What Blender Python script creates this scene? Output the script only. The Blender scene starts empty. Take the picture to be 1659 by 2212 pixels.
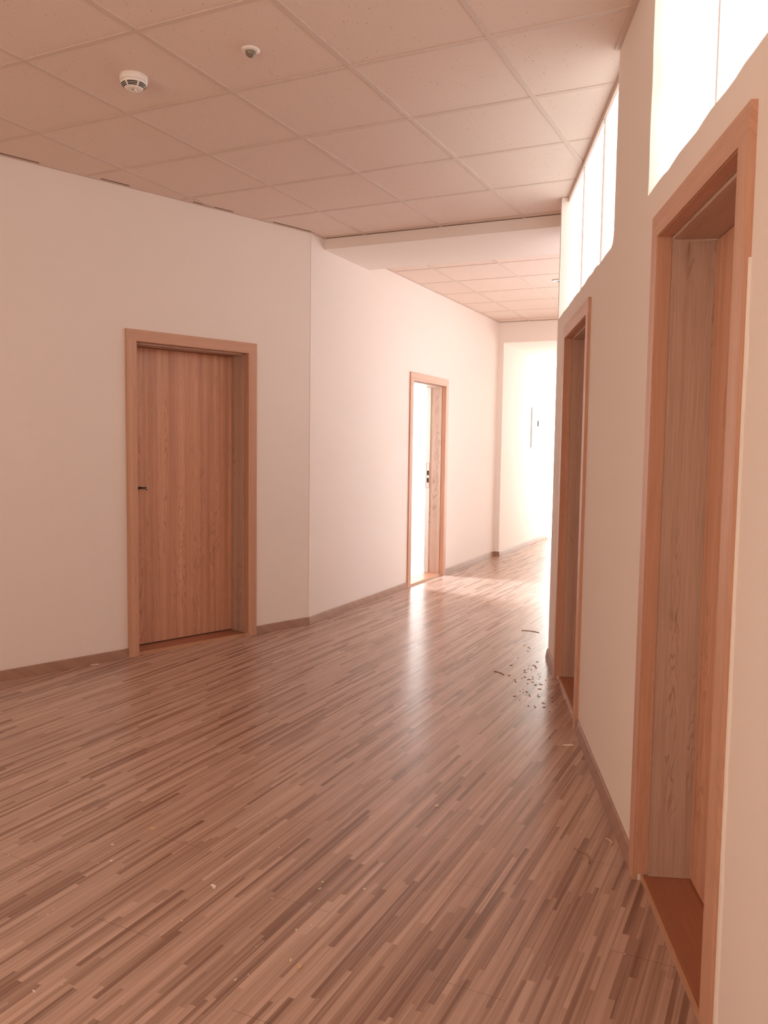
import bpy, bmesh, math, random
from mathutils import Vector, Matrix, noise

random.seed(7)
S = bpy.context.scene
COL = S.collection

# ------------------------------------------------------------------ camera, world, exposure
CAM_H = 1.3542
cam_d = bpy.data.cameras.new('camera')
cam = bpy.data.objects.new('camera', cam_d)
COL.objects.link(cam)
cam_d.sensor_fit = 'HORIZONTAL'
cam_d.sensor_width = 36.0
cam_d.lens = 36.0 * 1803.4 / 1659.0
cam_d.clip_start = 0.02
PITCH, ROLL, YAW = 0.0775, 0.0138, 0.0942
fwd = Vector((-math.sin(YAW), math.cos(YAW), 0)); rgt = Vector((math.cos(YAW), math.sin(YAW), 0)); up = Vector((0, 0, 1))
f2 = fwd * math.cos(PITCH) - up * math.sin(PITCH)
u2 = up * math.cos(PITCH) + fwd * math.sin(PITCH)
r3 = rgt * math.cos(ROLL) + u2 * math.sin(ROLL)
u3 = u2 * math.cos(ROLL) - rgt * math.sin(ROLL)
M = Matrix((r3, u3, -f2)).transposed().to_4x4()
M.translation = Vector((0, 0, CAM_H))
cam.matrix_world = M
S.camera = cam

S.view_settings.view_transform = 'Standard'
S.view_settings.look = 'None'
S.view_settings.gamma = 1.0
S.view_settings.use_curve_mapping = False
S.view_settings.exposure = 0.12
S.cycles.max_bounces = 14
S.cycles.diffuse_bounces = 10
S.cycles.glossy_bounces = 4
S.cycles.sample_clamp_indirect = 6.0
S.cycles.caustics_reflective = False
S.cycles.caustics_refractive = False

w = bpy.data.worlds.new('world'); S.world = w; w.use_nodes = True
w.node_tree.nodes['Background'].inputs[0].default_value = (1.0, 0.93, 0.88, 1)
w.node_tree.nodes['Background'].inputs[1].default_value = 0.3

PANE_EMIT = 1.5        # daylight through the ribbed clerestory panels
END_EMIT = 3.6         # daylight through the glazing at the end of the corridor

def area(name, loc, aim, sx, sy, power, col):
    d = bpy.data.lights.new(name, 'AREA'); d.shape = 'RECTANGLE'; d.size = sx; d.size_y = sy
    d.energy = power; d.color = col
    o = bpy.data.objects.new(name, d); COL.objects.link(o)
    o.location = loc
    o.rotation_euler = (Vector(aim) - Vector(loc)).to_track_quat('-Z', 'Y').to_euler()
    return o

# daylight through the window of the room behind the open door
area('daylight_side_room', (-3.02, 9.69, 1.60), (-0.35, 8.80, 1.35), 0.75, 1.5, 150, (0.74, 0.89, 1.0)).data.spread = math.radians(75)
# daylight in the room behind the right wall (seen only as glints round the door)
area('daylight_right_room', (2.5, 1.8, 1.6), (0.8, 2.2, 0.9), 1.4, 1.4, 260, (1.0, 0.9, 0.8))
FAR_EMIT = 1.7         # glow of an unseen strip added beyond the corner to light the far wall
SIDE_EMIT = 2.0         # glow of a sheet added behind the open door to whiten the doorway
REAR_EMIT = 3.7         # glow of a made-up rear window, added behind the camera as fill

# ------------------------------------------------------------------ frames of reference
HC = 2.9158            # ceiling height
class Fr:
    def __init__(s, base, u, n):
        s.b = Vector((base[0], base[1], 0)); s.u = Vector((u[0], u[1], 0)); s.n = Vector((n[0], n[1], 0))
        m = Matrix((s.u, s.n, Vector((0, 0, 1)))).transposed().to_4x4(); m.translation = s.b
        s.m = m
    def at(s, a, d, z=0.0): return s.b + s.u * a + s.n * d + Vector((0, 0, z))
    def mat(s, a, d, z=0.0):
        m = s.m.copy(); m.translation = s.at(a, d, z); return m
def wallframe(ang, dist):
    u = (math.sin(ang), math.cos(ang)); n = (-math.cos(ang), math.sin(ang))
    return Fr((n[0] * dist, n[1] * dist), u, n)
FA = wallframe(0.68485, 4.8074)      # left wall with the closed door
FB = wallframe(0.33838, 3.1389)      # left wall further on, with the open door
XR = 0.5743
FC = Fr((XR, 0), (0, -1), (1, 0))    # right wall, a = -y
Q = Vector((-1.15206, 6.18838, 0))   # corner between the two left walls
SA_Q = (Q - FA.b).dot(FA.u); SB_Q = (Q - FB.b).dot(FB.u)
S_LINTEL, S_SOFF, S_END = 10.12, 11.82, 12.72

# ------------------------------------------------------------------ node helpers
class NT:
    def __init__(s, name):
        s.m = bpy.data.materials.new(name); s.m.use_nodes = True
        s.t = s.m.node_tree; s.t.nodes.clear()
        s.out = s.t.nodes.new('ShaderNodeOutputMaterial')
        s.p = s.t.nodes.new('ShaderNodeBsdfPrincipled')
        s.t.links.new(s.p.outputs[0], s.out.inputs[0])
    def n(s, typ, **kw):
        x = s.t.nodes.new(typ)
        for k, v in kw.items(): setattr(x, k, v)
        return x
    def l(s, a, b): s.t.links.new(a, b)
    def math(s, op, a, b=None, c=None):
        x = s.n('ShaderNodeMath', operation=op)
        for i, v in enumerate((a, b, c)):
            if v is None: continue
            if hasattr(v, 'links'): s.l(v, x.inputs[i])
            else: x.inputs[i].default_value = v
        return x.outputs[0]
    def mix(s, fac, a, b, blend='MIX'):
        x = s.n('ShaderNodeMix', data_type='RGBA', blend_type=blend)
        for i, v in ((0, fac), (6, a), (7, b)):
            if hasattr(v, 'links'): s.l(v, x.inputs[i])
            else: x.inputs[i].default_value = v if i == 0 else (*v, 1)
        return x.outputs[2]
    def ramp(s, fac, stops, interp='LINEAR'):
        x = s.n('ShaderNodeValToRGB'); r = x.color_ramp; r.interpolation = interp
        while len(r.elements) < len(stops): r.elements.new(0.5)
        for e, (p, c) in zip(r.elements, stops):
            e.position = p; e.color = (*c, 1) if len(c) == 3 else c
        s.l(fac, x.inputs[0]); return x.outputs[0]
    def noise(s, vec, scale, detail=3, rough=0.5, dist=0.0):
        x = s.n('ShaderNodeTexNoise'); x.inputs['Scale'].default_value = scale
        x.inputs['Detail'].default_value = detail; x.inputs['Roughness'].default_value = rough
        x.inputs['Distortion'].default_value = dist
        if vec is not None: s.l(vec, x.inputs['Vector'])
        return x.outputs['Fac']
    def comb(s, x, y, z):
        c = s.n('ShaderNodeCombineXYZ')
        for i, v in enumerate((x, y, z)):
            if hasattr(v, 'links'): s.l(v, c.inputs[i])
            else: c.inputs[i].default_value = v
        return c.outputs[0]
    def bump(s, h, strength, dist):
        b = s.n('ShaderNodeBump'); b.inputs['Strength'].default_value = strength; b.inputs['Distance'].default_value = dist
        s.l(h, b.inputs['Height']); s.l(b.outputs[0], s.p.inputs['Normal'])
    def coords(s):
        g = s.n('ShaderNodeTexCoord'); x = s.n('ShaderNodeSeparateXYZ'); s.l(g.outputs['Object'], x.inputs[0])
        return g.outputs['Object'], x.outputs
    def set(s, base=None, rough=None, spec=None, metal=None):
        for k, v in (('Base Color', base), ('Roughness', rough), ('Specular IOR Level', spec), ('Metallic', metal)):
            if v is None: continue
            if hasattr(v, 'links'): s.l(v, s.p.inputs[k])
            else: s.p.inputs[k].default_value = (*v, 1) if isinstance(v, tuple) else v

def mat_plaster(name, col):
    t = NT(name); o, _ = t.coords()
    n1 = t.noise(o, 2.2, 4, 0.6); n2 = t.noise(o, 140, 3, 0.6)
    c = t.mix(t.math('MULTIPLY', n1, 0.30), col, tuple(k * 0.93 for k in col))
    t.set(c, 0.85, 0.25)
    h = t.math('ADD', t.math('MULTIPLY', n2, 0.4), n1)
    t.bump(h, 0.25, 0.004)
    return t.m

def mat_plain(name, col, rough=0.5, spec=0.4, metal=0.0, nz=0.06, scale=60):
    t = NT(name); o, _ = t.coords()
    n = t.noise(o, scale, 2, 0.5)
    t.set(t.mix(n, tuple(k * (1 - nz) for k in col), tuple(min(1, k * (1 + nz)) for k in col)), rough, spec, metal)
    return t.m

def mat_floor():
    t = NT('strip_laminate'); o, x = t.coords()
    g = 0.36
    u = t.math('ADD', t.math('MULTIPLY', x[0], math.sin(g)), t.math('MULTIPLY', x[1], math.cos(g)))
    v = t.math('SUBTRACT', t.math('MULTIPLY', x[0], math.cos(g)), t.math('MULTIPLY', x[1], math.sin(g)))
    def vor(wv):
        k = t.n('ShaderNodeTexVoronoi', voronoi_dimensions='1D'); k.inputs['Scale'].default_value = 1.0
        k.inputs['Randomness'].default_value = 0.9
        t.l(wv, k.inputs['W']); return k
    r = vor(t.math('MULTIPLY', v, 1 / 0.0165))
    sp = t.n('ShaderNodeSeparateColor'); t.l(r.outputs['Color'], sp.inputs[0])
    L = t.math('MULTIPLY_ADD', sp.outputs[1], 1.5, 1.4)          # strip lengths differ from row to row
    c = vor(t.math('MULTIPLY_ADD', u, L, t.math('MULTIPLY', sp.outputs[0], 517.0)))
    sc = t.n('ShaderNodeSeparateColor'); t.l(c.outputs['Color'], sc.inputs[0])
    tone = sc.outputs[0]
    col = t.ramp(tone, [(0.0, (0.20, 0.105, 0.074)), (0.14, (0.29, 0.165, 0.12)), (0.32, (0.42, 0.262, 0.197)),
                        (0.6, (0.465, 0.30, 0.232)), (0.85, (0.53, 0.352, 0.277)), (1.0, (0.60, 0.415, 0.33))])
    gr = t.noise(t.comb(t.math('MULTIPLY', u, 3.0), t.math('MULTIPLY', v, 160.0), t.math('MULTIPLY', tone, 40.0)), 1.0, 4, 0.6)
    col = t.mix(t.math('MULTIPLY', gr, 0.30), col, (0.26, 0.14, 0.10))
    st = t.noise(t.comb(t.math('MULTIPLY', u, 1.3), t.math('MULTIPLY', v, 75.0), t.math('MULTIPLY', tone, 25.0)), 1.0, 3, 0.55)
    col = t.mix(t.ramp(st, [(0.44, (0, 0, 0)), (0.68, (0.42, 0.42, 0.42))]), col, (0.62, 0.43, 0.335))
    col = t.mix(t.ramp(st, [(0.30, (0.6, 0.6, 0.6)), (0.46, (0, 0, 0))]), col, (0.22, 0.115, 0.08))
    d = t.noise(o, 1.6, 5, 0.65)
    dust = t.ramp(d, [(0.45, (0, 0, 0)), (0.75, (1, 1, 1))])
    col = t.mix(t.math('MULTIPLY', dust, 0.06), col, (0.62, 0.50, 0.42))
    # joints of the boards
    bv = t.math('FRACT', t.math('MULTIPLY', v, 1 / 0.192)); bi = t.math('FLOOR', t.math('MULTIPLY', v, 1 / 0.192))
    bu = t.math('FRACT', t.math('ADD', t.math('MULTIPLY', u, 1 / 1.28), t.math('MULTIPLY', bi, 0.37)))
    j = t.math('MAXIMUM', t.math('LESS_THAN', bv, 0.008), t.math('LESS_THAN', bu, 0.0016))
    col = t.mix(t.math('MULTIPLY', j, 0.55), col, (0.10, 0.05, 0.035))
    sm = t.noise(o, 9.0, 4, 0.7)
    rg = t.math('MULTIPLY_ADD', sm, 0.08, 0.20)
    t.set(col, t.math('ADD', rg, t.math('MULTIPLY', dust, 0.02)), 0.5)
    h = t.math('ADD', t.math('MULTIPLY', gr, 0.5), t.math('MULTIPLY', t.noise(o, 38, 3, 0.6), 0.6))
    t.bump(h, 0.12, 0.002)
    return t.m

def mat_wood(name, horiz, light, dark, deep, figure=1.0, rough=0.42):
    """Sawn oak decor: broad bands, fine grain and a few cathedral figures, along z or along x."""
    t = NT(name); o, x = t.coords()
    info = t.n('ShaderNodeObjectInfo')
    rnd = t.math('MULTIPLY', info.outputs['Random'], 31.0)
    if horiz: al, ac = x[0], t.math('ADD', t.math('MULTIPLY', x[1], 0.97), x[2])
    else: al, ac = x[2], t.math('ADD', x[0], t.math('MULTIPLY', x[1], 0.97))
    band = t.noise(t.comb(t.math('MULTIPLY', ac, 23.0), t.math('MULTIPLY', al, 0.30), rnd), 1.0, 2, 0.5)
    fine = t.noise(t.comb(t.math('MULTIPLY', ac, 210.0), t.math('MULTIPLY', al, 5.0), rnd), 1.0, 4, 0.65)
    # cathedral figure: rings cut at a slant, only within some of the bands
    wob = t.noise(t.comb(t.math('MULTIPLY', ac, 13.0), t.math('MULTIPLY', al, 2.2), rnd), 1.0, 3, 0.55, 0.5)
    ring = t.math('SINE', t.math('MULTIPLY_ADD', al, 40.0, t.math('MULTIPLY', wob, 62.0)))
    msk = t.noise(t.comb(t.math('MULTIPLY', ac, 17.0), t.math('MULTIPLY', al, 0.9), t.math('ADD', rnd, 9.0)), 1.0, 1, 0.4)
    mk = t.ramp(msk, [(0.54, (0, 0, 0)), (0.64, (1, 1, 1))])
    col = t.ramp(band, [(0.30, dark), (0.5, tuple((a + b) / 2 for a, b in zip(light, dark))), (0.70, light)])
    col = t.mix(t.math('MULTIPLY', t.ramp(fine, [(0.40, (1, 1, 1)), (0.60, (0, 0, 0))]), 0.24), col, deep)
    rr = t.ramp(ring, [(0.45, (0, 0, 0)), (0.95, (1, 1, 1))])
    col = t.mix(t.math('MULTIPLY', t.math('MULTIPLY', rr, mk), 0.62 * figure), col, deep)
    t.set(col, rough, 0.4)
    t.bump(fine, 0.10, 0.001)
    return t.m

def mat_ceiling():
    t = NT('mineral_ceiling_tile'); o, x = t.coords()
    base = (0.80, 0.665, 0.585)
    def spots(scale, lim, r):
        k = t.n('ShaderNodeTexVoronoi'); k.inputs['Scale'].default_value = scale
        mp = t.n('ShaderNodeMapping'); mp.inputs['Scale'].default_value = (1.0, 1.0, 0.0)
        ds = t.n('ShaderNodeTexNoise'); ds.inputs['Scale'].default_value = 60.0
        vm = t.n('ShaderNodeVectorMath', operation='MULTIPLY_ADD')
        t.l(ds.outputs['Color'], vm.inputs[0]); vm.inputs[1].default_value = (0.012, 0.012, 0.0); t.l(o, vm.inputs[2])
        t.l(vm.outputs[0], mp.inputs[0]); t.l(mp.outputs[0], k.inputs['Vector'])
        s = t.n('ShaderNodeSeparateColor'); t.l(k.outputs['Color'], s.inputs[0])
        rad = t.math('MULTIPLY', s.outputs[1], r)
        return t.math('MULTIPLY', t.math('LESS_THAN', k.outputs['Distance'], rad), t.math('GREATER_THAN', s.outputs[0], lim))
    a = spots(58, 0.45, 0.17); b = spots(120, 0.50, 0.22)
    col = t.mix(t.math('MULTIPLY', t.noise(o, 1.4, 3), 0.18), base, tuple(k * 0.9 for k in base))
    col = t.mix(t.math('MULTIPLY', a, 0.75), col, (0.28, 0.18, 0.125))
    col = t.mix(t.math('MULTIPLY', b, 0.45), col, (0.30, 0.20, 0.15))
    t.set(col, 0.95, 0.1)
    t.bump(t.noise(o, 180, 2), 0.2, 0.002)
    return t.m

def mat_glow(name, col, strength, ribs=False):
    t = NT(name); o, x = t.coords()
    t.set((0.85, 0.83, 0.80), 0.35, 0.4)
    t.p.inputs['Emission Color'].default_value = (*col, 1)
    if ribs:      # horizontal webs of the multiwall sheet
        wv = t.math('SINE', t.math('MULTIPLY', x[2], 2 * math.pi / 0.012))
        t.l(t.math('MULTIPLY_ADD', wv, 0.05 * strength, strength), t.p.inputs['Emission Strength'])
    else:
        t.p.inputs['Emission Strength'].default_value = strength
    return t.m

WALL = mat_plaster('warm_white_plaster', (0.85, 0.77, 0.715))
FLOOR = mat_floor()
CEIL = mat_ceiling()
GRID = mat_plain('white_ceiling_rail', (0.68, 0.55, 0.475), 0.5, 0.3)
TRIM = mat_plain('painted_edge_rail', (0.66, 0.52, 0.45), 0.5, 0.3)
OAK_L, OAK_D, OAK_X = (0.61, 0.445, 0.355), (0.48, 0.325, 0.25), (0.25, 0.14, 0.10)
LEAF = mat_wood('oak_decor_leaf', False, (0.76, 0.43, 0.285), (0.55, 0.28, 0.185), (0.27, 0.12, 0.075), 0.6)
LINE_V = mat_wood('oak_decor_lining_upright', False, OAK_L, OAK_D, OAK_X, 0.85)
LINE_H = mat_wood('oak_decor_lining_crosswise', True, OAK_L, OAK_D, OAK_X, 0.85)
CASE_V = mat_wood('oak_decor_casing_upright', False, (0.66, 0.385, 0.265), (0.57, 0.315, 0.21), (0.36, 0.18, 0.115), 0.25)
CASE_H = mat_wood('oak_decor_casing_crosswise', True, (0.66, 0.385, 0.265), (0.57, 0.315, 0.21), (0.36, 0.18, 0.115), 0.25)
SILL = mat_wood('oak_decor_threshold', True, (0.40, 0.165, 0.095), (0.33, 0.13, 0.072), (0.22, 0.085, 0.045), 0.1, 0.35)
SKIRT = mat_wood('skirting_decor', True, (0.42, 0.255, 0.185), (0.345, 0.20, 0.14), (0.22, 0.115, 0.075), 0.2)
EDGE = mat_plain('brass_coloured_edge', (0.62, 0.36, 0.22), 0.35, 0.5, 0.3)
WHITEP = mat_plain('white_plastic', (0.86, 0.80, 0.76), 0.35, 0.5)
DARK = mat_plain('dark_slot', (0.02, 0.012, 0.01), 0.7, 0.2)
BLACK = mat_plain('black_strap', (0.008, 0.006, 0.006), 0.45, 0.4)
LENS = mat_plain('grey_lens', (0.22, 0.18, 0.14), 0.25, 0.5)
STEEL = mat_plain('brushed_steel', (0.62, 0.60, 0.58), 0.3, 0.5, 0.9)
CABM = mat_plain('light_grey_enamel', (0.46, 0.43, 0.42), 0.4, 0.4)
CRUMB = mat_plain('plaster_crumb', (0.82, 0.72, 0.62), 0.9, 0.2)
CHIP = mat_plain('wood_chip', (0.62, 0.40, 0.26), 0.8, 0.2)
GRIT = mat_plain('brown_grit', (0.36, 0.235, 0.17), 0.9, 0.2)
JOINT = mat_plain('sheet_joint_profile', (0.70, 0.58, 0.52), 0.5, 0.3)
GAP = mat_plain('shadow_gap', (0.22, 0.145, 0.11), 0.9, 0.1)
PANE = mat_glow('ribbed_daylight_sheet', (0.93, 1.0, 1.0), PANE_EMIT, True)
FARFILL = mat_glow('far_fill_glow', (1.0, 0.95, 0.98), FAR_EMIT, True)
PANE_EDGE = mat_glow('sheet_joint_glow', (1.0, 0.82, 0.74), 0.22)  # joint lightened by a faint glow of its own
ENDGLASS = mat_glow('overlit_glazing', (0.9, 1.0, 1.0), END_EMIT)
SIDEFILL = mat_glow('side_room_fill_glow', (0.92, 0.98, 1.0), SIDE_EMIT)
REARFILL = mat_glow('rear_fill_glow', (1.0, 0.81, 0.635), REAR_EMIT)
DOWN = mat_plain('lamp_glass', (0.75, 0.72, 0.70), 0.2, 0.5)

# ------------------------------------------------------------------ mesh helpers
def link(name, bm, mat, parent=None, matrix=None, smooth=False, bevel=0.0):
    if bevel:
        bmesh.ops.bevel(bm, geom=[e for e in bm.edges if len(e.link_faces) == 2 and e.calc_face_angle(0) > 0.5],
                        offset=bevel, segments=2, profile=0.5, affect='EDGES')
    me = bpy.data.meshes.new(name); bm.normal_update(); bm.to_mesh(me); bm.free()
    for m in (mat if isinstance(mat, (list, tuple)) else [mat]): me.materials.append(m)
    if smooth:
        for p in me.polygons: p.use_smooth = True
    o = bpy.data.objects.new(name, me); COL.objects.link(o)
    if parent is not None: o.parent = parent
    if matrix is not None: o.matrix_local = matrix
    return o
def B(): return bmesh.new()
def box(bm, x0, x1, y0, y1, z0, z1):
    v = [bm.verts.new((x, y, z)) for z in (z0, z1) for (x, y) in ((x0, y0), (x1, y0), (x1, y1), (x0, y1))]
    for f in ((3, 2, 1, 0), (4, 5, 6, 7), (0, 1, 5, 4), (1, 2, 6, 5), (2, 3, 7, 6), (3, 0, 4, 7)):
        bm.faces.new([v[i] for i in f])
    return bm
def prism(bm, pts, z0, z1):
    lo = [bm.verts.new((p[0], p[1], z0)) for p in pts]; hi = [bm.verts.new((p[0], p[1], z1)) for p in pts]
    n = len(pts)
    fs = [bm.faces.new(lo[::-1]), bm.faces.new(hi)]
    for i in range(n): fs.append(bm.faces.new((lo[i], lo[(i + 1) % n], hi[(i + 1) % n], hi[i])))
    bmesh.ops.recalc_face_normals(bm, faces=fs)
    return bm
def sweep(bm, path, prof, left=True):
    """profile (offset from wall, z) swept along a floor path with mitred corners"""
    rings = []
    for i, p in enumerate(path):
        p = Vector(p)
        d0 = (p - Vector(path[i - 1])).normalized() if i else None
        d1 = (Vector(path[i + 1]) - p).normalized() if i < len(path) - 1 else None
        d0 = d0 or d1; d1 = d1 or d0
        n0 = Vector((d0.y, -d0.x)); n1 = Vector((d1.y, -d1.x))
        if not left: n0, n1 = -n0, -n1
        m = (n0 + n1).normalized(); k = 1 / max(0.3, m.dot(n0))
        rings.append([bm.verts.new((p.x + m.x * k * o, p.y + m.y * k * o, z)) for o, z in prof])
    n = len(prof); fs = []
    for a, b in zip(rings, rings[1:]):
        for i in range(n): fs.append(bm.faces.new((a[i], a[(i + 1) % n], b[(i + 1) % n], b[i])))
    fs.append(bm.faces.new(rings[0])); fs.append(bm.faces.new(rings[-1][::-1]))
    bmesh.ops.recalc_face_normals(bm, faces=fs)
    return bm
def lathe(bm, prof, seg=48, cap=True):
    rings = [[bm.verts.new((r * math.cos(2 * math.pi * i / seg), r * math.sin(2 * math.pi * i / seg), z)) for i in range(seg)] for r, z in prof]
    fs = []
    for a, b in zip(rings, rings[1:]):
        for i in range(seg): fs.append(bm.faces.new((a[i], a[(i + 1) % seg], b[(i + 1) % seg], b[i])))
    if cap: fs += [bm.faces.new(rings[0]), bm.faces.new(rings[-1][::-1])]
    bmesh.ops.recalc_face_normals(bm, faces=fs)
    return bm
def tube(bm, pts, rad, seg=10):
    pts = [Vector(p) for p in pts]; rings = []
    for i, p in enumerate(pts):
        d = (pts[min(i + 1, len(pts) - 1)] - pts[max(i - 1, 0)]).normalized()
        a = d.cross(Vector((0.13, 0.2, 0.97))).normalized(); b = d.cross(a)
        r = rad[i] if isinstance(rad, (list, tuple)) else rad
        rings.append([bm.verts.new(p + (a * math.cos(2 * math.pi * k / seg) + b * math.sin(2 * math.pi * k / seg)) * r) for k in range(seg)])
    fs = []
    for a, b in zip(rings, rings[1:]):
        for k in range(seg): fs.append(bm.faces.new((a[k], a[(k + 1) % seg], b[(k + 1) % seg], b[k])))
    fs += [bm.faces.new(rings[0]), bm.faces.new(rings[-1][::-1])]
    bmesh.ops.recalc_face_normals(bm, faces=fs)
    return bm
def struct(name, bm, mat, matrix=None, label=None, **k):
    o = link(name, bm, mat, None, matrix, **k); o['kind'] = 'structure'
    if label: o['label'] = label
    return o
def empty(name, matrix, label, cat, kind=None, group=None):
    o = bpy.data.objects.new(name, None); COL.objects.link(o); o.matrix_world = matrix; o.empty_display_size = 0.2
    o['label'] = label; o['category'] = cat
    if kind: o['kind'] = kind
    if group: o['group'] = group
    return o

def wall_bm(a0, a1, z0, z1, th, holes, step=None, rough=0.0, front=0.0):
    """slab in wall coordinates (x along, y into the wall) with rectangular holes; hole edges may be a little uneven"""
    cs = {a0, a1}; cz = {z0, z1}
    for h in holes: cs |= {max(a0, h[0]), min(a1, h[1])}; cz |= {max(z0, h[2]), min(z1, h[3])}
    if step:
        for k in range(int((a1 - a0) / step) + 1): cs.add(a0 + k * step)
        for k in range(int((z1 - z0) / step) + 1): cz.add(z0 + k * step)
    def clean(c):
        out = []
        for v in sorted(c):
            if not out or v - out[-1] > 1e-4: out.append(v)
        return out
    cs, cz = clean(cs), clean(cz)
    def solid(i, j):
        if i < 0 or j < 0 or i >= len(cs) - 1 or j >= len(cz) - 1: return False
        a = (cs[i] + cs[i + 1]) / 2; z = (cz[j] + cz[j + 1]) / 2
        return not any(h[0] < a < h[1] and h[2] < z < h[3] for h in holes)
    bm = B(); V = {}
    def v(i, j, b):
        if (i, j, b) not in V:
            a, z = cs[i], cz[j]
            if rough:
                edge = [solid(i - 1, j - 1), solid(i, j - 1), solid(i - 1, j), solid(i, j)]
                if 0 < sum(edge) < 4 and z0 + 2.1 < z < z1 and a0 < a < a1:
                    a += noise.noise(Vector((a * 9, z * 9, 1.7))) * rough
                    z += noise.noise(Vector((a * 9, z * 9, 7.7))) * rough
            V[(i, j, b)] = bm.verts.new((a, front if b == 0 else th, z))
        return V[(i, j, b)]
    for i in range(len(cs) - 1):
        for j in range(len(cz) - 1):
            if not solid(i, j): continue
            bm.faces.new((v(i, j, 0), v(i + 1, j, 0), v(i + 1, j + 1, 0), v(i, j + 1, 0)))
            bm.faces.new((v(i, j, 1), v(i, j + 1, 1), v(i + 1, j + 1, 1), v(i + 1, j, 1)))
            for di, dj, e in ((-1, 0, ((i, j), (i, j + 1))), (1, 0, ((i + 1, j + 1), (i + 1, j))), (0, -1, ((i + 1, j), (i, j))), (0, 1, ((i, j + 1), (i + 1, j + 1)))):
                if not solid(i + di, j + dj):
                    p, q2 = e
                    bm.faces.new((v(*p, 0), v(*q2, 0), v(*q2, 1), v(*p, 1)))
    bmesh.ops.recalc_face_normals(bm, faces=bm.faces[:])
    return bm

# ------------------------------------------------------------------ floor
struct('floor', box(B(), -8.0, 7.0, -4.0, 17.0, -0.12, 0.0), FLOOR, label='striped brown laminate floor of the corridor')

# ------------------------------------------------------------------ walls
TH = 0.19
A_OPEN = (2.646, 3.498, -0.01, 1.992)       # door openings in wall coordinates
B_OPEN = (7.405, 8.285, -0.01, 2.00)
C1_OPEN = (-2.61, -1.868, -0.01, 1.992)
C2_OPEN = (-4.918, -4.078, -0.01, 1.992)
A_BACK = -2.0
struct('wall_left', wall_bm(A_BACK, SA_Q, 0, HC, TH, [A_OPEN]), WALL, FA.m.copy(), 'plain white plaster wall around the closed oak door')
struct('wall_left_far', wall_bm(SB_Q, S_LINTEL, 0, HC, TH, [B_OPEN]), WALL, FB.m.copy(), 'white plaster wall around the open doorway')
SILL_Z = 2.172
W1 = (-2.832, 1.0, SILL_Z, HC + 1); W2 = (-5.405, -3.462, SILL_Z, HC + 1)
C_FAR = -5.445
bm = wall_bm(C_FAR, 2.0, 0, HC, TH, [C1_OPEN, C2_OPEN, W1, W2], step=0.06, rough=0.008)
# rounded plaster fillet in the near lower corner of the far clerestory opening
prism_pts = [(-3.462, SILL_Z)] + [(-3.462 - 0.05 + 0.05 * math.cos(t), SILL_Z + 0.05 - 0.05 * math.sin(t)) for t in [k * math.pi / 16 for k in range(9)]]
lo = [bm.verts.new((p[0], 0.0, p[1])) for p in prism_pts]; hi = [bm.verts.new((p[0], TH, p[1])) for p in prism_pts]
fs = [bm.faces.new(lo), bm.faces.new(hi[::-1])]
for i in range(len(lo)): fs.append(bm.faces.new((lo[i], lo[(i + 1) % len(lo)], hi[(i + 1) % len(lo)], hi[i])))
bmesh.ops.recalc_face_normals(bm, faces=fs)
struct('wall_right', bm, WALL, FC.m.copy(), 'shaded white plaster wall with two oak doors and clerestory windows')

FAR_D = -1.93
struct('wall_right_far', box(B(), 5.36, S_END + 0.3, FAR_D - 0.15, FAR_D, 0, HC), WALL, FB.m.copy(), 'corridor wall beyond the right hand corner')
# portal at the far end: short return, lintel over it and the passage wall behind it
struct('wall_end', box(B(), S_LINTEL, S_SOFF, FAR_D, -0.07, 2.664, HC), WALL, FB.m.copy(), 'white lintel over the passage at the far end')
struct('wall_passage', box(B(), S_LINTEL, S_END, -0.07, TH, 0, HC), WALL, FB.m.copy(), 'bright passage wall beyond the lintel')
struct('trim_1', box(B(), 5.648, 6.428, FAR_D, 0.0, 2.836, HC), WALL, FB.m.copy(), 'boxed white ceiling beam across the corridor', bevel=0.004)
# closing walls of the hall behind the camera
p_back = FA.at(A_BACK, 0)
dv = Vector((XR, -2.0, 0)) - p_back; ln = dv.length; dv.normalize()
FK = Fr((p_back.x, p_back.y), (dv.x, dv.y), (-dv.y, dv.x))
struct('wall_back', box(B(), -0.3, ln + 0.3, -0.16, -0.01, 0, HC), WALL, FK.m.copy(), 'rear wall of the hall behind the viewer')
# room behind the open door
struct('wall_side_room', wall_bm(6.3, 10.6, 0, HC, 3.92, [(6.45, 10.45, -1, 9)], front=0.195), WALL, FB.m.copy(), 'sunlit white room behind the open door')
struct('wall_side_room_rear', box(B(), 6.3, 10.6, 3.92, 4.05, 0, HC), WALL, FB.m.copy(), 'rear wall of the sunlit room')
# room behind the right wall
struct('wall_right_room', wall_bm(-5.40, 2.0, 0, HC, 2.35, [(-5.30, 1.9, -1, 9)], front=TH + 0.005), WALL, FC.m.copy(), 'room behind the right hand doors')
struct('wall_right_room_rear', box(B(), -5.40, 2.0, 2.35, 2.45, 0, HC), WALL, FC.m.copy(), 'rear wall of the room behind the right hand doors')

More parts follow.
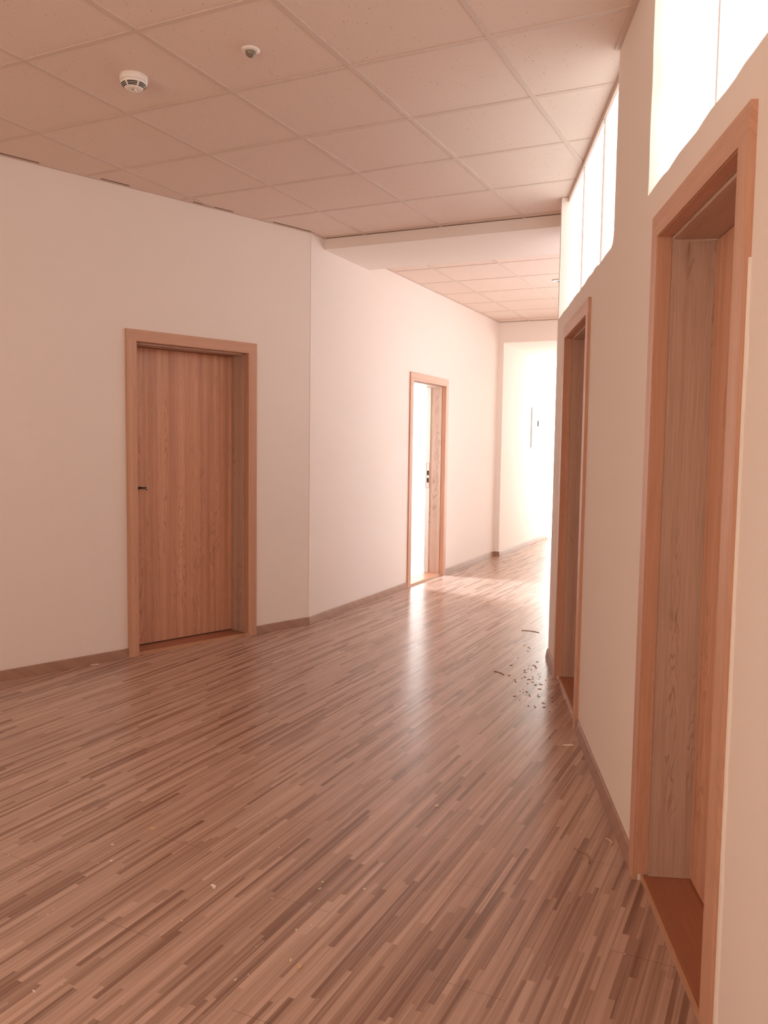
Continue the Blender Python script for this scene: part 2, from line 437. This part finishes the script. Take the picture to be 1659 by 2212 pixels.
# ------------------------------------------------------------------ ceiling: tiles, rails, edge rails
G0 = Vector((-1.2707, 3.1960, 0)); GA = 0.36
FG = Fr((G0.x, G0.y), (math.sin(GA), math.cos(GA)), (-math.cos(GA), math.sin(GA)))
bm = B()
prism(bm, [FB.at(5.66, 0.1), FB.at(5.66, FAR_D - 0.1), Vector((XR + 0.15, 5.2, 0)), Vector((XR + 0.15, -2.1, 0)), FA.at(A_BACK - 0.2, 0.1), FA.at(SA_Q, 0.1)], HC + 0.003, HC + 0.06)
prism(bm, [FB.at(6.42, 0.1), FB.at(S_LINTEL + 0.05, 0.1), FB.at(S_LINTEL + 0.05, FAR_D - 0.1), FB.at(6.42, FAR_D - 0.1)], HC + 0.003, HC + 0.06)
ceil = struct('ceiling', bm, CEIL, label='suspended ceiling of square speckled mineral tiles')
struct('ceiling_slab', box(B(), -8, 7, -4, 17, HC + 0.065, HC + 0.2), WALL, label='slab above the suspended ceiling')

hall = [FB.at(5.648, 0), FB.at(5.648, FAR_D), Vector((XR + 0.051, 5.44, 0)), Vector((XR + 0.051, -2.0, 0)), FA.at(A_BACK, 0), Q]
farp = [FB.at(6.428, 0), FB.at(S_LINTEL, 0), FB.at(S_LINTEL, FAR_D), FB.at(6.428, FAR_D)]
def clip(poly, p, d):
    ts = []
    n = Vector((-d.y, d.x, 0))
    for a, b in zip(poly, poly[1:] + poly[:1]):
        da, db = (a - p).dot(n), (b - p).dot(n)
        if (da < 0) != (db < 0):
            q = a + (b - a) * (da / (da - db)); ts.append((q - p).dot(d))
    ts.sort()
    return list(zip(ts[::2], ts[1::2]))
def rails(bm, poly, fr, us, vs, w=0.024):
    for k in us:                  # cross rails, constant a
        p = fr.at(k, 0)
        for t0, t1 in clip(poly, p, fr.n):
            q = [fr.at(k - w / 2, t0), fr.at(k + w / 2, t0), fr.at(k + w / 2, t1), fr.at(k - w / 2, t1)]
            prism(bm, q, HC + 0.0002, HC + 0.008)
    for k in vs:
        p = fr.at(0, k)
        for t0, t1 in clip(poly, p, fr.u):
            q = [fr.at(t0, k - w / 2), fr.at(t1, k - w / 2), fr.at(t1, k + w / 2), fr.at(t0, k + w / 2)]
            prism(bm, q, HC - 0.001, HC + 0.008)
bm = B()
rails(bm, hall, FG, [0.6009 * k for k in range(-9, 6)], [0.6009 * k for k in range(-5, 9)])
rails(bm, farp, FB, [6.93 + 0.6 * k for k in range(0, 6)], [-0.38 - 0.6 * k for k in range(0, 3)])
link('ceiling_grid', bm, GRID, ceil)

# angle rails where the ceiling meets the walls, and the dark gaps beside them
def edge(name, p, q, n, w=0.022, lab=''):
    bm = B()
    prism(bm, [p, q, q + n * w, p + n * w], HC - 0.004, HC + 0.004)
    o = struct(name, bm, TRIM, label=lab)
    return o
edge('trim_2', FA.at(A_BACK, 0), FA.at(SA_Q, 0), -FA.n, lab='ceiling edge rail along the left wall')
edge('trim_3', FB.at(SB_Q, 0), FB.at(5.648, 0), -FB.n, lab='short ceiling edge rail before the beam')
edge('trim_4', FB.at(6.428, 0), FB.at(S_LINTEL, 0), -FB.n, lab='ceiling edge rail along the far left wall')
edge('trim_5', Vector((XR, 2.832, 0)), Vector((XR, 3.462, 0)), Vector((-1, 0, 0)), lab='ceiling edge rail on the pier between the clerestory windows')
bm = B()
prism(bm, [FB.at(5.645, 0.0), FB.at(5.648, 0.0), FB.at(5.648, FAR_D), FB.at(5.645, FAR_D)], HC - 0.002, HC + 0.004)
struct('trim_6', bm, GAP, label='dark gap where the ceiling meets the beam')
bm = B()
prism(bm, [FB.at(S_LINTEL - 0.005, 0.0), FB.at(S_LINTEL, 0.0), FB.at(S_LINTEL, FAR_D), FB.at(S_LINTEL - 0.005, FAR_D)], HC - 0.002, HC + 0.004)
struct('trim_7', bm, GAP, label='dark gap where the ceiling meets the lintel')
bm = B()
for a0, a1 in ((1.82, 2.05), (2.42, 2.60), (3.05, 3.36), (3.70, SA_Q - 0.02)):
    prism(bm, [FA.at(a0, -0.0221), FA.at(a1, -0.0221), FA.at(a1, -0.0275), FA.at(a0, -0.0275)], HC - 0.0015, HC + 0.004)
struct('trim_8', bm, GAP, label='dark gaps beside the edge rail on the left wall')

# ------------------------------------------------------------------ clerestory windows of ribbed sheet
def window(name, a0, a1, joints, z0, z1, frame_mat, d, label, parentframe=FC, joint_near=0.016, edge_mat=None):
    root = empty(name, parentframe.mat(0, 0), label, 'window', 'structure')
    cuts = [a0] + list(joints) + [a1]
    for p, q in zip(cuts, cuts[1:]):
        bm = B(); box(bm, p + joint_near / 2, q - joint_near / 2, d, d + 0.016, z0, z1)
        link('window_pane', bm, PANE, root)
    bm = B()
    for j in joints: box(bm, j - joint_near / 2 + 0.0005, j + joint_near / 2 - 0.0005, d - 0.007, d + 0.018, z0, z1)
    link('glazing_joint', bm, edge_mat or PANE_EDGE, root)
    bm = B()
    box(bm, a0, a1, d - 0.014, d - 0.001, z1 - 0.026, z1 + 0.004)
    link('head_rail', bm, frame_mat, root)
    return root
window('window_1', W1[0] + 0.004, 1.0, [-2.27, -1.22, -0.17], SILL_Z, HC - 0.002, TRIM, 0.052,
       'near clerestory window of white ribbed sheet above the nearest oak door')
window('window_2', W2[0] + 0.004, W2[1] - 0.004, [-4.76, -4.09], SILL_Z, HC - 0.002, TRIM, 0.052,
       'far clerestory window of white ribbed sheet above the second oak door', edge_mat=JOINT)
r = empty('far_fill_strip', FB.mat(0, FAR_D), 'unseen glowing strip added beyond the corner to light the far left wall', 'window', 'structure')
link('window_pane', box(B(), 5.9, 9.6, 0.002, 0.012, 2.2, HC - 0.02), FARFILL, r)  # added fill: glowing strip set on the solid wall, out of view
r = empty('window_4', FB.mat(0, 0), 'overexposed glazing at the end of the passage', 'window', 'structure')
link('window_pane', box(B(), S_END, S_END + 0.02, FAR_D, -0.02, 0.0, HC), ENDGLASS, r)

r = empty('side_room_glow_sheet', FB.mat(10.445, 0.25), 'glowing sheet added in the room behind the open doorway to turn it white', 'window', 'structure')
link('window_pane', box(B(), -0.012, 0.0, 0.0, 3.5, 0.0, HC), SIDEFILL, r)  # added glow in place of a brightly lit room wall
r = empty('rear_fill_window', FK.mat(ln * 0.50, -0.005), 'made-up glowing window added in the unseen rear wall to light the near hall', 'window', 'structure')
link('window_pane', box(B(), -1.25, 1.25, 0.0, 0.01, 0.95, 2.45), REARFILL, r)  # invented light source, unseen, brightens the near walls
bm = B()
for x0, x1, z0, z1 in ((-1.32, -1.25, 0.88, 2.52), (1.25, 1.32, 0.88, 2.52), (-0.03, 0.03, 0.95, 2.45), (-1.25, 1.25, 0.88, 0.95), (-1.25, 1.25, 2.45, 2.52)):
    box(bm, x0, x1, 0.001, 0.05, z0, z1)
link('fill_window_frame', bm, WHITEP, r)

# ------------------------------------------------------------------ doors
def door(name, fr, o, label, leaf=True, depth=0.165, cw=0.07, slots=False):
    """o = (a0, a1, _, ztop) clear opening between casings; parts in wall coordinates"""
    a0, a1, zt = o[0], o[1], o[3]
    root = empty(name, fr.mat((a0 + a1) / 2, 0), label, 'door', 'structure')
    h = (a1 - a0) / 2; pr = 0.015
    def P(nm, bm, m, par=root, **k): return link(nm, bm, m, par, **k)
    e = 0.0008
    # casing on the corridor side
    P('casing_side', box(B(), -h - cw, -h, -pr, 0.0, 0.0, zt), CASE_V, bevel=0.0025)
    P('casing_side', box(B(), h, h + cw, -pr, 0.0, 0.0, zt), CASE_V, bevel=0.0025)
    P('casing_head', box(B(), -h - cw, h + cw, -pr, 0.0, zt, zt + cw), CASE_H, bevel=0.0025)
    # lining: a shallow front lip, then the broad board standing a little further into the opening
    t0, t1 = 0.002, 0.013
    for sx in (-1, 1):
        def sb(x0, x1, y0, y1, nm, m, ztop):
            xs = sorted((sx * x0, sx * x1))
            return P(nm, box(B(), xs[0], xs[1], y0, y1, 0.021, ztop), m, bevel=0.0012)
        sb(h - t0, h + 0.03, -0.010, 0.0294, 'lining_lip', CASE_V, zt - t0)
        sb(h - t1, h - t0 - e, 0.030, depth + 0.05, 'lining_side', LINE_V, zt - t1)
    P('lining_lip', box(B(), -h + t0 + e, h - t0 - e, -0.010, 0.0294, zt - t0, zt + 0.03), CASE_H, bevel=0.0012)
    P('lining_head', box(B(), -h + t1 + e, h - t1 - e, 0.030, depth + 0.05, zt - t1, zt - t0 - e), LINE_H, bevel=0.0012)
    # threshold board with a metal nosing
    P('threshold', box(B(), -h + 0.002, h - 0.002, 0.016, depth + 0.05, 0.0, 0.020), SILL, bevel=0.002)
    P('threshold_nosing', box(B(), -h + 0.002, h - 0.002, 0.009, 0.0155, 0.0, 0.0195), EDGE, bevel=0.001)
    if leaf:
        lf = P('door_leaf', box(B(), -h + t1 + 0.0025, h - t1 - 0.0025, depth, depth + 0.04, 0.028, zt - t1 - 0.003), LEAF, bevel=0.001)
        return root, lf, h
    if slots:
        st = P('strike_plate', box(B(), h - t1 - 0.0030, h - t1 - 0.0008, depth + 0.008, depth + 0.034, 0.93, 1.19), STEEL)
        for z0, z1 in ((0.985, 1.035), (1.062, 1.112)):
            link('latch_slot', box(B(), h - t1 - 0.0040, h - t1 - 0.0028, depth + 0.010, depth + 0.032, z0, z1), DARK, st)
        P('rebate_edge', box(B(), h - t1 - 0.0026, h - t1 - 0.0006, depth + 0.002, depth + 0.049, 0.0215, 0.925), STEEL)
        P('rebate_edge', box(B(), h - t1 - 0.0026, h - t1 - 0.0006, depth + 0.002, depth + 0.049, 1.195, zt - t1 - 0.001), STEEL)
    return root, None, h

d1, leaf1, h1 = door('door_1', FA, A_OPEN, 'closed oak door with a black strap pull in the left wall', depth=0.165)
door('door_2', FB, B_OPEN, 'open doorway with oak lining and white daylight behind it', leaf=False, depth=0.15, slots=True)
door('door_3', FC, C1_OPEN, 'nearest oak door in the right wall, cut by the right edge of the photo', depth=0.155)
door('door_4', FC, C2_OPEN, 'second oak door in the right wall, beside the far corner', depth=0.155)
# two bent black straps hanging out of the lock of the closed door
pull = bpy.data.objects.new('strap_pull', None)
bm = B()
def strap(bm, pts, w, t):
    vs = []
    for p, ww in pts:
        p = Vector(p); vs.append([bm.verts.new(p + Vector((0, sy * t, sz * ww))) for sy, sz in ((-1, -1), (1, -1), (1, 1), (-1, 1))])
    fs = []
    for a, b in zip(vs, vs[1:]):
        for k in range(4): fs.append(bm.faces.new((a[k], a[(k + 1) % 4], b[(k + 1) % 4], b[k])))
    fs += [bm.faces.new(vs[0]), bm.faces.new(vs[-1][::-1])]
    bmesh.ops.recalc_face_normals(bm, faces=fs)
x0 = -h1 + 0.045
bpy.data.objects.remove(pull)
for k, (lift, fallz) in enumerate(((0.012, 0.012), (0.002, -0.004))):
    bm = B()
    y0 = 0.165 - 0.010 - 0.012 * k
    strap(bm, [((x0, y0 + 0.008, 1.058), 0.009), ((x0 + 0.03, y0 - 0.01, 1.062 + lift * 0.4), 0.006), ((x0 + 0.055, y0 - 0.016, 1.065 + lift * 0.6), 0.0036),
               ((x0 + 0.08, y0 - 0.016, 1.064 + lift * 0.3), 0.0032), ((x0 + 0.105, y0 - 0.010, 1.058 + fallz), 0.0034)], 0.004, 0.0016)
    s = link('strap_pull', bm, BLACK, leaf1)

# ------------------------------------------------------------------ skirting
PROF = [(0.0, 0.0), (0.016, 0.0), (0.016, 0.006), (0.011, 0.040), (0.008, 0.056), (0.004, 0.060), (0.0, 0.060)]
def skirting(name, path, left, label):
    struct(name, sweep(B(), [(p.x, p.y) for p in path], PROF, left), SKIRT, label=label)
cw = 0.0705
skirting('baseboard_left', [FA.at(A_BACK, 0), FA.at(A_OPEN[0] - cw, 0)], True, 'brown skirting to the left of the closed door')
skirting('baseboard_left_middle', [FA.at(A_OPEN[1] + cw, 0), Q, FB.at(B_OPEN[0] - cw, 0)], True, 'brown skirting round the corner between the two left doors')
skirting('baseboard_left_far', [FB.at(B_OPEN[1] + cw, 0), FB.at(S_LINTEL, 0), FB.at(S_LINTEL, -0.07), FB.at(S_END - 0.12, -0.07)], True, 'brown skirting past the open doorway and along the passage')
skirting('baseboard_right', [FC.at(C1_OPEN[0] - cw, 0), FC.at(C2_OPEN[1] + cw, 0)], False, 'brown skirting between the two right hand doors')
skirting('baseboard_right_far', [FC.at(C2_OPEN[0] - cw, 0), FC.at(C_FAR, 0)], False, 'short brown skirting at the right hand corner')
skirting('baseboard_right_near', [FC.at(2.0, 0), FC.at(C1_OPEN[1] + cw, 0)], False, 'brown skirting nearer than the first right hand door')

# uneven seam of filler along the near edge of the nearest casing
bm = B(); rows = []
for k in range(61):
    z = 0.065 + k * (1.75 - 0.065) / 60
    wd = (0.012 if z < 0.55 else 0.009 if z < 1.0 else 0.004) * (1 + 0.7 * noise.noise(Vector((z * 14, 0.3, 2.0))))
    if 1.50 < z < 1.60: wd += 0.006
    a = C1_OPEN[1] + 0.0706
    rows.append([bm.verts.new(p) for p in ((a, 0.0, z), (a, -0.006, z), (a + wd * 0.6, -0.004, z), (a + wd, 0.0, z))])
fs = []
for p, q2 in zip(rows, rows[1:]):
    for k in range(4): fs.append(bm.faces.new((p[k], p[(k + 1) % 4], q2[(k + 1) % 4], q2[k])))
fs += [bm.faces.new(rows[0]), bm.faces.new(rows[-1][::-1])]
bmesh.ops.recalc_face_normals(bm, faces=fs)
struct('trim_9', bm, WALL, FC.m.copy(), 'uneven filler seam along the near edge of the nearest door casing')

# ------------------------------------------------------------------ smoke detector
c = Vector((-1.437, 3.577, HC + 0.004))
sd = empty('smoke_detector', Matrix.Translation(c), 'round white smoke detector with dark vents on a ceiling tile', 'smoke detector')
link('base', lathe(B(), [(0.056, 0.0), (0.058, -0.004), (0.058, -0.020), (0.056, -0.026)]), WHITEP, sd, smooth=True)
link('head', lathe(B(), [(0.0555, -0.0262), (0.0555, -0.032), (0.053, -0.036), (0.037, -0.054), (0.033, -0.057), (0.010, -0.058)]), WHITEP, sd, smooth=True)
bm = B()
for ri, zi in ((0.0500, -0.0394), (0.0456, -0.0443), (0.0412, -0.0493)):
    for s0 in range(6):
        a0 = math.radians(s0 * 60 + 5 + 14); a1 = math.radians(s0 * 60 + 55 + 14)
        ring = []
        for i in range(9):
            a = a0 + (a1 - a0) * i / 8
            for dr, dz in ((0.0014, 0.0013), (-0.0014, -0.0017)):
                ring.append((ri + dr, zi + dz, a))
        # a thin dark slot following the cone
        nrm = Vector((0.74, 0, -0.67))
        lo, hi = [], []
        for (rr, zz, a) in ring:
            for lst, off in ((lo, -0.001), (hi, 0.0007)):
                lst.append(bm.verts.new(((rr + nrm.x * off) * math.cos(a), (rr + nrm.x * off) * math.sin(a), zz + nrm.z * off)))
        fs = []
        for i in range(0, 16, 2):
            fs.append(bm.faces.new((hi[i], hi[i + 2], hi[i + 3], hi[i + 1])))
            fs.append(bm.faces.new((hi[i], lo[i], lo[i + 2], hi[i + 2])))
            fs.append(bm.faces.new((hi[i + 1], hi[i + 3], lo[i + 3], lo[i + 1])))
        bmesh.ops.recalc_face_normals(bm, faces=fs)
link('vent_slots', bm, DARK, sd)
bm = B(); box(bm, -0.010, 0.010, -0.010, 0.010, -0.064, -0.0582)
link('test_button', bm, WHITEP, sd, bevel=0.002)
link('indicator', box(B(), -0.006, 0.006, -0.0115, -0.0101, -0.063, -0.059), LENS, sd)

# motion sensor
c = Vector((-0.876, 3.375, HC + 0.004))
ms = empty('motion_sensor', Matrix.Translation(c), 'small round white ceiling sensor with a grey conical lens', 'sensor')
link('plate', lathe(B(), [(0.036, 0.0), (0.0375, -0.002), (0.0365, -0.006), (0.030, -0.009), (0.021, -0.010)]), WHITEP, ms, smooth=True)
link('lens', lathe(B(), [(0.0205, -0.0102), (0.0205, -0.014), (0.017, -0.022), (0.010, -0.029), (0.003, -0.031)]), LENS, ms, smooth=True)

# recessed spotlight in the far ceiling, half hidden by the wall corner
c = Vector((0.835, 7.99, HC + 0.004))
dl = empty('recessed_spotlight', Matrix.Translation(c), 'small round recessed spotlight in the far ceiling by the corner', 'ceiling light')
link('trim_ring', lathe(B(), [(0.055, 0.0), (0.055, -0.008), (0.048, -0.010), (0.040, -0.006), (0.040, 0.0)]), STEEL, dl, smooth=True)
link('lamp', lathe(B(), [(0.039, -0.001), (0.030, -0.003), (0.004, -0.004)]), DOWN, dl, smooth=True)

# electrical cabinet on the passage wall
cb = empty('electrical_cabinet', FB.mat(11.86, -0.0702, 1.36), 'pale wall cabinet with a dark lock in the bright passage', 'cabinet')
link('housing', box(B(), -0.36, 0.36, -0.006, 0.0, 0.0, 0.59), CABM, cb, bevel=0.002)
dr = link('cabinet_door', box(B(), -0.335, 0.015, -0.011, -0.0065, 0.025, 0.565), CABM, cb, bevel=0.002)
link('lock', box(B(), -0.03, 0.008, -0.016, -0.0112, 0.32, 0.40), DARK, dr)
dr = link('cabinet_door', box(B(), 0.02, 0.335, -0.011, -0.0065, 0.025, 0.565), CABM, cb, bevel=0.002)

# ------------------------------------------------------------------ debris left on the new floor
def shard(bm, x, y, L, Wd, ang, h=0.003, curl=0.0):
    n = 6
    ca, sa = math.cos(ang), math.sin(ang); rows = []
    for i in range(n + 1):
        t = i / n - 0.5
        bx, by = t * L, curl * L * (t * t * 4 - 1) * 0.5
        wd = Wd * (0.35 + 0.65 * math.cos(t * 2.6)) / 2
        rows.append([bm.verts.new((x + ca * bx - sa * (by + s * wd), y + sa * bx + ca * (by + s * wd), z)) for s, z in ((-1, 0.0003), (1, 0.0003), (0.7, h), (-0.7, h))])
    fs = []
    for a, b in zip(rows, rows[1:]):
        for k in range(4): fs.append(bm.faces.new((a[k], a[(k + 1) % 4], b[(k + 1) % 4], b[k])))
    fs += [bm.faces.new(rows[0]), bm.faces.new(rows[-1][::-1])]
    bmesh.ops.recalc_face_normals(bm, faces=fs)
    return bm
single = [
    ('plaster_chip', (-2.225, 4.84), 0.05, 0.008, 0.6, 0.0, CRUMB, 'white plaster sliver lying by the skirting left of the closed door', 'plaster chip'),
    ('plaster_chip', (-0.401, 2.047), 0.020, 0.012, 1.9, 0.5, CHIP, 'pale crumb on the floor at bottom centre of the photo', 'plaster chip'),
    ('plaster_chip', (-0.739, 2.406), 0.026, 0.011, 2.2, 0.4, CRUMB, 'pale curled crumb left of centre on the near floor', 'plaster chip'),
    ('plaster_chip', (-0.075, 3.078), 0.018, 0.010, 0.7, 0.2, CRUMB, 'pale crumb alone in the middle of the floor', 'plaster chip'),
    ('plaster_chip', (-1.066, 2.764), 0.022, 0.010, 0.2, 0.2, CHIP, 'pale crumb on the floor below the closed door, far left', 'plaster chip'),
    ('wood_splinter', (0.418, 2.745), 0.11, 0.005, 1.9, 0.4, GRIT, 'thin dark curved splinter on the floor in front of the nearest oak door', 'splinter'),
    ('wood_splinter', (0.528, 2.86), 0.05, 0.006, 1.8, 0.4, CHIP, 'pale splinter lying against the skirting by the nearest oak door', 'splinter'),
    ('wood_splinter', (0.24, 5.0), 0.10, 0.004, 2.2, 0.3, GRIT, 'thin dark fibre lying left of the sawdust by the second oak door', 'splinter'),
    ('wood_splinter', (0.52, 6.2), 0.14, 0.004, 2.7, 0.3, GRIT, 'dark bent fibre on the bright floor by the right hand corner', 'splinter'),
    ('plaster_chip', (0.505, 3.808), 0.05, 0.012, 0.2, 0.1, CRUMB, 'pale flake on the floor beside the skirting between the two right hand doors', 'plaster chip'),
    ('plaster_chip', (0.600, 2.105), 0.022, 0.007, 2.3, 0.4, CHIP, 'pale crumb beside the threshold of the nearest oak door', 'plaster chip'),
]
for nm, (x, y), L, Wd, a, cu, m, lab, cat in single:
    bm = shard(B(), 0, 0, L, Wd, a, 0.004, cu)
    o = link(nm, bm, m, None, Matrix.Translation((x, y, 0.0)))
    o['label'] = lab; o['category'] = cat; o['group'] = 'scraps left on the floor'
bm = B()
for (x, y) in ((-1.459, 2.514), (-1.156, 2.632), (-0.41, 2.476), (-0.275, 2.451), (-0.427, 2.074), (-1.03, 1.876), (-0.55, 1.979), (-0.44, 2.211), (-1.114, 2.525), (-0.413, 2.437)):
    shard(bm, x, y, random.uniform(0.007, 0.012), random.uniform(0.003, 0.006), random.uniform(0, 3), 0.003, random.uniform(0, 0.6))
for k in range(40):
    x, y = random.uniform(-1.5, 0.5), random.uniform(1.9, 4.5)
    shard(bm, x, y, random.uniform(0.003, 0.006), random.uniform(0.002, 0.0035), random.uniform(0, 3), 0.0015)
o = link('plaster_crumbs', bm, CRUMB); o['kind'] = 'stuff'; o['label'] = 'tiny pale crumbs strewn over the near laminate floor'; o['category'] = 'debris'
bm = B()
for k in range(60):
    x, y = random.gauss(0.44, 0.06), random.gauss(4.85, 0.35)
    if x > 0.53 or abs(y - 6.2) < 0.3 or abs(y - 5.0) < 0.0: continue
    shard(bm, x, y, random.uniform(0.006, 0.024), random.uniform(0.0015, 0.004), random.uniform(0, 3.1), 0.003, random.uniform(0, 0.7))
o = link('sawdust', bm, [GRIT]); o['kind'] = 'stuff'; o['label'] = 'dark sawdust and scraps swept up by the right hand corner'; o['category'] = 'debris'
